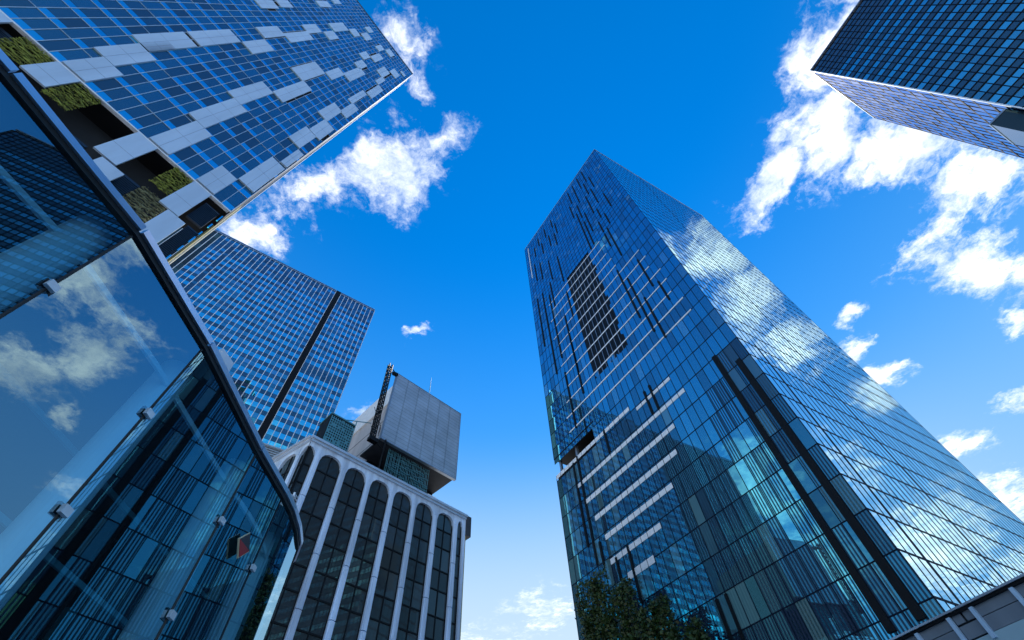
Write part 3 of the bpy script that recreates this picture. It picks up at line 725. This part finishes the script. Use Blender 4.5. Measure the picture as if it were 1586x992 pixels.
def roof_things():
    p = lambda u, dep, z: DF.p(u, z, -dep)
    # plant room with the big grey screen
    T = thing('rooftop_plant_room', 'grey tiled box overhanging the roof of the arched office block', 'plant room', p(14, 9, 34.52))
    m = MB()
    c = [p(9.1, 3, 42.35), p(21.8, 3, 42.35), p(21.8, 3, 54.9), p(9.1, 3, 54.9)]
    DF.box(m, 9.1, 21.8, 42.35, 54.9, -3.35, -3.0)
    o = m.build('front_screen', M['grey_screen'], T)
    # uv of the screen in metres along its face
    me = o.data; b_ = BASE[T.name]
    for lp in me.loops:
        co = me.vertices[lp.vertex_index].co + b_; v = Vector((co.x - D0[0], co.y - D0[1]))
        me.uv_layers[0].data[lp.index].uv = (v.dot(DF.d) + v.dot(DF.n) * 0.2, co.z)
    fr = MB(); DF.box(fr, 9.05, 21.85, 54.9, 55.0, -3.4, -2.95); DF.box(fr, 9.05, 21.85, 42.2, 42.35, -3.4, -2.95)
    DF.box(fr, 9.0, 9.1, 42.2, 55.0, -3.4, -2.95); DF.box(fr, 21.8, 21.9, 42.2, 55.0, -3.4, -2.95); fr.build('screen_frame', M['frame_grey'], T)
    m = MB(); DF.box(m, 10.3, 21.6, 42.6, 54.6, -8.0, -3.36); DF.box(m, 10.3, 21.6, 34.52, 54.6, -22.0, -8.01); m.build('wall', M['concrete'], T)
    m = MB(); DF.box(m, 21.6, 21.64, 34.52, 54.6, -22.0, -8.0); DF.box(m, 21.6, 21.64, 42.6, 54.6, -7.99, -3.36); m.build('added_dark_flank', M['dark_under'], T)  # unseen dark sheet, added to darken the flank's reflection in the tower
    m = MB(); DF.box(m, 10.05, 10.29, 51.2, 55.0, -22, -3.5); m.build('painted_sun_band', M['white_band'], T)  # white band painted in for sunlight on the wall top
    m = MB()
    for k in range(1, 6): DF.box(m, 9.12 + k * 2.1, 9.14 + k * 2.1, 42.36, 54.88, -3.0, -2.99)
    m.build('joint', M['dark_under'], o)
    for z in (45.0, 48.0): 
        m = MB(); DF.box(m, 10.27, 10.295, z, z + .06, -22, -3.5); m.build('joint', M['dark_under'], T)
    m = MB(); DF.box(m, 9.2, 21.7, 42.36, 42.58, -8.0, -3.36); m.build('soffit', M['dark_under'], T)
    lat = MB()
    for k in range(28):
        u = 11.1 + k * .25; lat.bar(p(u, 4.0, 34.6), p(u + R.uniform(-.1, .1), 4.0, 42.3), .10, .05)
    for k in range(24):
        z = 34.9 + k * .31; a = [p(11.1 + j * .75, 3.9 + R.uniform(-.05, .05), z + R.uniform(-.07, .07)) for j in range(10)]
        for s, e in zip(a, a[1:]):
            if R.random() < .62: lat.bar(s, e, R.choice([.06, .1, .16]), .07)
    lat.build('lattice', M['teal_metal'], T)
    m = MB(); DF.box(m, 18.7, 19.0, 34.52, 42.35, -7.9, -7.2); m.build('post', M['dark_under'], T)
    m = MB(); DF.box(m, 10.35, 21.55, 34.53, 42.3, -7.98, -7.8); m.build('back_panel', M['black'], T)
    # lattice gantry at the left end of the screen
    g = thing('lattice_gantry', 'thin steel lattice gantry hanging beside the grey rooftop box', 'gantry', p(7.6, 2.6, 34.52))
    m = MB(); a0, a1 = 41.2, 55.3
    cor = [(7.25, 2.4), (7.75, 2.4), (7.75, 2.9), (7.25, 2.9)]
    for (u, dd) in cor: m.bar(p(u + .25, dd, a0), p(u - .1, dd, a1), .13)
    n = 16
    for k in range(n):
        z0_, z1_ = a0 + (a1 - a0) * k / n, a0 + (a1 - a0) * (k + 1) / n
        s0, s1 = .25 - .35 * k / n, .25 - .35 * (k + 1) / n
        for (c0, c1) in ((0, 1), (1, 2), (2, 3), (3, 0)):
            m.bar(p(cor[c0][0] + s0, cor[c0][1], z0_), p(cor[c1][0] + s1, cor[c1][1], z1_), .075)
            m.bar(p(cor[c0][0] + s0, cor[c0][1], z0_), p(cor[c1][0] + s0, cor[c1][1], z0_), .05)
    m.build('mast', M['black'], g)
    m = MB(); m.bar(p(7.2, 2.65, 55.2), p(9.0, 2.95, 54.4), .12); m.bar(p(7.2, 2.65, 54.6), p(8.9, 2.95, 54.0), .08); m.bar(p(8.2, 2.8, 54.2), p(9.0, 2.95, 54.5), .45); m.build('arm', M['black'], g)
    m = MB(); DF.box(m, 7.3, 8.5, 40.7, 41.25, -3.0, -2.3); m.bar(p(8.4, 2.7, 41.0), p(9.9, 3.1, 40.7), .07); m.bar(p(9.8, 2.9, 34.6), p(9.8, 2.9, 42.3), .16); m.build('cradle', M['black'], g)
    m = MB()
    for k in range(7):
        a, b = R.uniform(8.0, 9.8), R.uniform(42, 47); m.tube([p(a, 4.2, b), p(a + R.uniform(-.3, .3), 4.3, b + 1.0), p(a + R.uniform(-.6, .6), 4.3, b + 2.0)], .04, 5)
    m.build('cable', M['black'], g)
    # aerial
    m = MB(); m.tube([p(15.6, 3.6, 55.02), p(15.55, 3.6, 57.5), p(15.5, 3.6, 59.5)], [.07, .05, .02], 6)
    o = m.build('aerial', M['teal_metal']); o['label'] = 'thin upright aerial on top of the grey rooftop box'; o['category'] = 'aerial'
    # cooling tower with dark grid
    c = thing('cooling_unit', 'dark teal gridded cooling unit on the old block roof beside the chequered tower', 'cooling unit', p(4.8, 7.5, 34.52))
    m = MB(); DF.box(m, 3.0, 6.5, 34.52, 44.8, -9, -6.2); m.build('casing', M['black'], c)
    m = MB(); us_, zs_ = [3.05], [35.0]
    while us_[-1] < 6.3: us_ += [us_[-1] + .13, us_[-1] + .31]
    while zs_[-1] < 44.5: zs_ += [zs_[-1] + .17, zs_[-1] + .40]
    nu = len(us_)
    m.v = [p(u, 6.12, z + R.uniform(-.03, .03)) for z in zs_ for u in us_]
    for jz in range(len(zs_) - 1):
        for ju in range(nu - 1):
            if jz % 2 == 0 or ju % 2 == 0 or R.random() < .12:
                i = jz * nu + ju; q = (i, i + 1, i + nu + 1, i + nu); m.f.append(q); m.uv += [(0, 0)] * 4; m.tone.append((1, 0, 0))
    m.build('lattice', M['teal_metal'], c)
    m = MB(); DF.box(m, 2.9, 6.6, 44.8, 45.0, -9.1, -6.1); m.build('rim', M['teal_metal'], c)
    # hand rail
    m = MB(); pts = [p(6.5 + k * .9, 10, 48.6 + .42 * k) for k in range(5)]
    m.tube([p(6.5, 10, 48.6), p(10.3, 10, 50.4)], .07, 6); m.tube([p(8.1, 10, 49.35), p(8.1, 10, 34.53)], .07, 6); m.tube([p(6.5, 10, 48.6), p(6.5, 10, 34.53)], .07, 6)
    o = m.build('hand_rail', M['teal_metal']); o['label'] = 'slim teal rail between the dark cooling unit and grey plant room'; o['category'] = 'rail'
    # small condenser on the roof edge
    a = thing('air_conditioner', 'small pale air conditioner on the roof edge below the grey box', 'air conditioner', p(16.6, 1.3, 35.0))
    m = MB(); DF.box(m, 16.0, 17.3, 35.01, 36.1, -1.7, -.8); m.build('casing', M['white_band'], a)
    m = MB()
    for k in range(6): DF.box(m, 16.1, 17.2, 35.15 + k * .15, 35.22 + k * .15, -.8, -.76)
    m.build('grille', M['frame_grey'], a)
    o = MB(); DF.box(o, 9.8, 13.4, 35.01, 35.35, -1.1, -.3); q = o.build('cable_tray', M['white_band']); q['label'] = 'pale cable tray lying along the old block roof edge'; q['category'] = 'cable tray'
    # ribbed metal house on the roof
    m = MB(); F = Face((-31.6, 39.6), 36.2, (.59, -.807))
    F.box(m, 0, 3.9, 30, 38.6, -4, 0)
    for k in range(16): F.box(m, 0, 3.95, 34.0 + k * .3, 34.14 + k * .3, 0, .12)
    F.box(m, -.1, 4.0, 38.6, 38.8, -4.1, .2)
    q = m.build('plant_screen', M['copper']); q['label'] = 'ribbed grey metal plant screen below the chequered tower'; q['category'] = 'screen'
    # camera on the first stone pier
    s = thing('security_camera', 'white security camera bracketed to the corner pier of the arched block', 'camera', p(.62, -.1, 27.75))
    m = MB(); m.bar(p(.85, -.1, 27.8), p(.35, -.5, 27.9), .10); m.bar(p(.84, -.15, 28.1), p(.3, -.4, 28.2), .08); m.build('bracket', M['clip'], s)
    m = MB(); m.tube([p(.45, -.45, 27.75), p(-.1, -.95, 27.45)], .16, 10); m.tube([p(.35, -.5, 28.2), p(.35, -.5, 27.6)], .10, 8); m.build('housing', M['clip'], s)
    m = MB(); m.tube([p(-.1, -.95, 27.45), p(-.2, -1.04, 27.4)], .12, 10); m.build('lens', M['black'], s)
roof_things()

# ================================================================== glass pavilion in the foreground
def pavilion():
    T = thing('glass_pavilion', 'low glass pavilion with curved steel coping, cloud reflections and round white columns inside', 'pavilion', (-6.5, 5, 0))
    J = [(-6.55, -1.9), (-5.83, .28), (-5.33, 2.33), (-5.24, 4.39), (-5.34, 7.07), (-5.32, 8.55)]
    arc = [(-5.345, 9.15), (-5.45, 9.85), (-5.63, 10.55), (-5.98, 11.2), (-6.55, 11.7), (-7.3, 12.0)]
    end = [(-12.0, 12.6)]
    plan = [Vector(q) for q in J + arc + end]
    def offset(path, dd):
        out = []
        for i, q in enumerate(path):
            d = (path[min(i + 1, len(path) - 1)] - path[max(i - 1, 0)]).normalized(); out.append(q + Vector((d.y, -d.x)) * dd)
        return out
    def sweep(mb, path, o0, o1, z0, z1):
        a, b = offset(path, o0), offset(path, o1)
        for i in range(len(path) - 1):
            mb.hexa([(*a[i], z0), (*b[i], z0), (*b[i + 1], z0), (*a[i + 1], z0), (*a[i], z1), (*b[i], z1), (*b[i + 1], z1), (*a[i + 1], z1)])
    # panes, one per bay; the corner is one bent pane
    runs = [plan[i:i + 2] for i in range(5)] + [plan[5:12], plan[11:13]]
    for run in runs:
        m = MB(); a = offset(run, 0.0)
        ln = 0
        for i in range(len(run) - 1):
            d = (run[i + 1] - run[i]).normalized() * .012
            s = run[i] + (d if i == 0 else Vector((0, 0))); e = run[i + 1] - (d if i == len(run) - 2 else Vector((0, 0)))
            m.poly([(*s, .05), (*e, .05), (*e, 7.80), (*s, 7.80)])
        m.build('glass_pane', M['clear'], T, smooth=len(run) > 2)
    for i in (1, 2, 3, 4, 5):
        m = MB(); q = plan[i]; m.tube([(*q, .05), (*q, 7.8)], .02, 6); m.build('seam', M['rubber'], T)
    for i in range(6):
        m = MB(); run = plan[i:i + 2] if i < 5 else plan[5:]
        if i < 5:
            d = (run[1] - run[0]).normalized() * .012; run = [run[0] + d, run[1] - d]
        sweep(m, run, .02, .09, 7.92, 8.04); m.build('coping', M['rail_blue'], T)
    m = MB(); sweep(m, plan, -.10, .045, 7.83, 7.918); m.build('gasket', M['rubber'], T)
    roof = MB(); r = [tuple(q) for q in offset(plan, -.12)] + [(-22, 12.6), (-22, -1.9)]
    ar = sum(r[i][0] * r[(i + 1) % len(r)][1] - r[(i + 1) % len(r)][0] * r[i][1] for i in range(len(r)))
    prism(roof, r if ar > 0 else r[::-1], 8.0, 8.08); roof.build('roof', M['dark_under'], T)
    m = MB(); inner = offset(plan, -.55)
    for a, b in zip(inner, inner[1:]): m.bar((*a, 7.45), (*b, 7.45), .05, .09)
    m.build('ceiling_beam', M['column'], T)
    for y in (-.4, 2.3, 4.95, 7.6, 10.2):
        m = MB(); x = -6.02 if y < 9 else -6.35
        m.tube([(x, y, 0), (x, y, 7.99)], .26, 28); m.build('column', M['column'], T, smooth=False)
        for p_ in T.children[-1].data.polygons: p_.use_smooth = len(p_.vertices) == 4
    for y in (-1.7, .95, 3.6, 6.3, 8.9):
        m = MB(); m.bar((-6.2, y, 7.75), (-21.5, y, 7.75), .16, .34); m.build('ceiling_beam', M['louvre'], T)
    m = MB(); m.hexa([(-12, 11.2, 0), (-6.12, 11.2, 0), (-6.2, 11.35, 0), (-12, 11.35, 0), (-12, 11.2, 8), (-6.12, 11.2, 8), (-6.2, 11.35, 8), (-12, 11.35, 8)]); m.build('end_wall', M['louvre'], T)
    m = MB(); m.poly([(-11.5, -1.9, 0), (-11.5, 12.5, 0), (-11.5, 12.5, 8), (-11.5, -1.9, 8)]); m.build('back_wall', M['louvre'], T)
    for k in range(9):
        m = MB(); m.bar((-9.8, -1 + k * 1.55, 0), (-9.8, -1 + k * 1.55, 6.4), .22, .5); m.build('wall_fin', M['teal_metal'], T)
    for z in (2.9, 4.3, 5.7, 7.0):
        m = MB(); m.bar((-7.6, -1.8, z), (-7.6, 11.0, z), .05, .09); m.build('inner_transom', M['teal_metal'], T)
    for k in range(9):
        m = MB(); m.bar((-7.66, -1.7 + k * 1.55, 0), (-7.66, -1.7 + k * 1.55, 7.9), .07, .12); m.build('inner_mullion', M['black'], T)
    # clamps on the seams
    for (i, z) in ((2, 6.35), (3, 6.33), (3, 4.82), (4, 6.37), (4, 4.87), (5, 6.31), (5, 4.85)):
        q = plan[i]; m = MB(); d = (plan[i + 1] - plan[i - 1]).normalized(); n = Vector((d.y, -d.x))
        a = [q - d * .065 + n * .015, q + d * .065 + n * .015, q + d * .065 + n * .07, q - d * .065 + n * .07]
        m.hexa([(*v, z - .05) for v in a] + [(*v, z + .05) for v in a])
        c = m.build('clamp', M['clip'], T)
        m = MB(); a = [q - d * .085 - n * .05, q + d * .085 - n * .05, q + d * .085 - n * .005, q - d * .085 - n * .005]
        m.hexa([(*v, z - .075) for v in a] + [(*v, z + .075) for v in a]); m.build('clamp_plate', M['rubber'], c)
    # bright steel post at the bend
    m = MB(); m.tube([(-6.0, 10.9, 0), (-6.0, 10.9, 7.5)], .05, 10); m.build('corner_post', M['clip'], T)
pavilion()

def pavilion_things():
    s = thing('diamond_sign', 'small red and dark diamond sign fixed on the pavilion glass', 'sign', (-5.3, 7.87, 6.38))
    c = Vector((-5.22, 7.87, 6.38)); a = Vector((.02, 1.0, .0)).normalized(); up = Vector((0, 0, 1)); n = a.cross(up)
    def diamond(r, off, th, half=None):
        m = MB(); q = [c + a * r, c + up * r * 1.1, c - a * r, c - up * r * 1.1]
        if half == 'low': q = [c + a * r, c - a * r, c - up * r * 1.1]
        if half == 'high': q = [c + a * r, c + up * r * 1.1, c - a * r]
        f = [v + n * off for v in q]; b = [v + n * (off - th) for v in q]
        m.poly(f); m.poly(b[::-1])
        for i in range(len(q)): m.poly([f[i], b[i], b[(i + 1) % len(q)], f[(i + 1) % len(q)]])
        return m
    diamond(.225, .0, .03).build('frame', M['cream'], s)
    for sg, off in ((1, .012),):
        diamond(.205, off, .02, 'low').build('red_face', M['red'], s); diamond(.205, off, .02, 'high').build('dark_face', M['dark_under'], s)
    f = thing('floodlight', 'small floodlight on the pavilion roof behind the steel coping', 'lamp', (-6.25, 5.75, 8.09))
    m = MB(); m.tube([(-6.25, 5.75, 8.09), (-6.25, 5.75, 9.1)], .03, 8); m.build('post', M['black'], f)
    m = MB(); m.hexa([(-6.35, 5.55, 9.08), (-6.1, 5.5, 9.12), (-6.05, 5.95, 9.12), (-6.3, 6.0, 9.08), (-6.4, 5.57, 9.35), (-6.12, 5.52, 9.4), (-6.07, 5.95, 9.4), (-6.35, 6.0, 9.35)]); m.build('head', M['clip'], f)
    m = MB()
    for k in range(4): m.bar((-6.45 + .0 * k, 5.56 + k * .13, 9.1), (-6.48, 5.56 + k * .13, 9.36), .03, .12)
    m.build('cooling_fin', M['black'], f)
pavilion_things()

# ================================================================== footbridge at the lower right
def footbridge():
    P = (12.72, 18.88); F = Face(P, 118.0, (-.883, -.469), flip=True)
    T = thing('footbridge', 'grey panelled footbridge parapet with pale ribs in the lower right corner', 'bridge', (13.8, 16.9, 0))
    a, b = -5.0, 14.0
    for (u0, u1) in ((-3.2, -.42), (-.42, .77), (.77, 1.97), (1.97, 2.77), (2.77, 4.09), (4.09, 5.4), (5.4, 6.7), (6.7, 8.0)):
        split = (u0 + u1) / 2
        if u0 == 1.97:
            for (p_, q_) in ((1.97 + .08, 2.33), (2.41, 2.77 - .08)):
                m = MB(); F.box(m, p_, q_, 7.62, 7.88, -.05, .0); m.build('panel', M['bridge_grey'], T)
            m = MB(); F.box(m, 2.05, 2.69, 7.2, 7.56, -.05, .01); m.build('panel', M['bridge_grey'], T)
        else:
            m = MB(); F.box(m, u0 + .02, u1 - .02, 7.575, 7.90, -.05, .0); m.build('panel', M['bridge_grey'], T)
            m = MB(); F.box(m, u0 + .02, u1 - .02, 7.17, 7.555, -.05, .0); m.build('panel', M['bridge_grey'], T)
    m = MB(); F.box(m, a, b, 6.2, 7.93, -.3, -.06); m.build('wall', M['dark'], T)
    m = MB(); F.box(m, a, b, 7.94, 8.0, -.35, .16); m.build('top_rail', M['rail_blue'], T)
    m = MB(); F.box(m, a, b, 7.86, 7.938, -.35, .10); m.build('rail_gasket', M['black'], T)
    for u in (-1.6, -.42, .77, 1.97, 2.77, 4.09, 5.4, 6.7):
        m = MB(); F.box(m, u - .06, u + .06, 7.0, 7.855, .002, .12); m.build('rib', M['panel'], T)
    m = MB(); F.box(m, a, b, 6.2, 7.15, -.05, .03); m.build('fascia', M['bridge_pale'], T)
    m = MB(); F.box(m, a, b, 5.9, 6.19, -5.0, .0); m.build('deck', M['concrete'], T)
    for u in (0.5, 11.0):
        m = MB(); q = F.p(u, 0, -2.5); m.tube([(q[0], q[1], 0), (q[0], q[1], 5.9)], .45, 20); m.build('pier', M['concrete'], T)
footbridge()

# ================================================================== climbing greenery at the foot of the glass tower
def greenery():
    L = Face((39.73, 49.77), 125.2, (-.817, -.576))
    cols = [(40.2, 48.7, 42.3, 'tallest leafy green column against the glass tower foot'), (35.3, 39.6, 38.2, 'second tallest leafy column, standing right of the tallest at the glass tower foot'),
            (28.9, 35.0, 33.0, 'middling leafy column between the taller pair and the lowest'), (24.4, 30.2, 28.7, 'lowest leafy column at the foot of the glass tower')]
    for (a, b, top, lab) in cols:
        T = thing('climbing_plant', lab, 'climbing plant', L.p((a + b) / 2, 0, 4.0), 'climbing plants at the glass tower foot')
        st = MB()
        for k in range(4):
            u = a + (b - a) * (k + .5) / 4
            st.tube([L.p(u + R.uniform(-.2, .2), z, 4.0 + R.uniform(-.2, .2)) for z in (0, top * .3, top * .6, top * .95)], [.16, .12, .09, .05], 6)
        st.build('stem', M['bark'], T)
        lf = MB(); n = int((b - a) * top * 46)
        clumps = [(R.uniform(a, b), R.uniform(2, top), R.uniform(.5, 1.5)) for _ in range(int((b - a) * top / 2.2))]
        for k in range(n):
            if R.random() < .75:
                cu, cz, cr = R.choice(clumps); u, z = R.gauss(cu, cr * .4), R.gauss(cz, cr * .8)
            else: u, z = R.uniform(a, b), R.uniform(1, top)
            edge = .45 * math.sin(z * 1.3 + a) + .3 * math.sin(z * 3.1)
            if not (a + edge - .2 < u < b + edge * .8 + .2) or z > top + .15 * math.sin(u * 3) or z < .5: continue
            q = Vector(L.p(u, z, 4.0 + R.gauss(0, .4)))
            s = R.uniform(.18, .42)
            e1 = Vector((R.uniform(-1, 1), R.uniform(-1, 1), R.uniform(-.6, .6))).normalized() * s
            e2 = e1.cross(Vector((R.uniform(-1, 1), R.uniform(-1, 1), R.uniform(-1, 1)))).normalized() * s * .55
            lf.poly([q - e1, q + e2, q + e1, q - e2])
        lf.build('foliage', M['leaf'], T)
greenery()
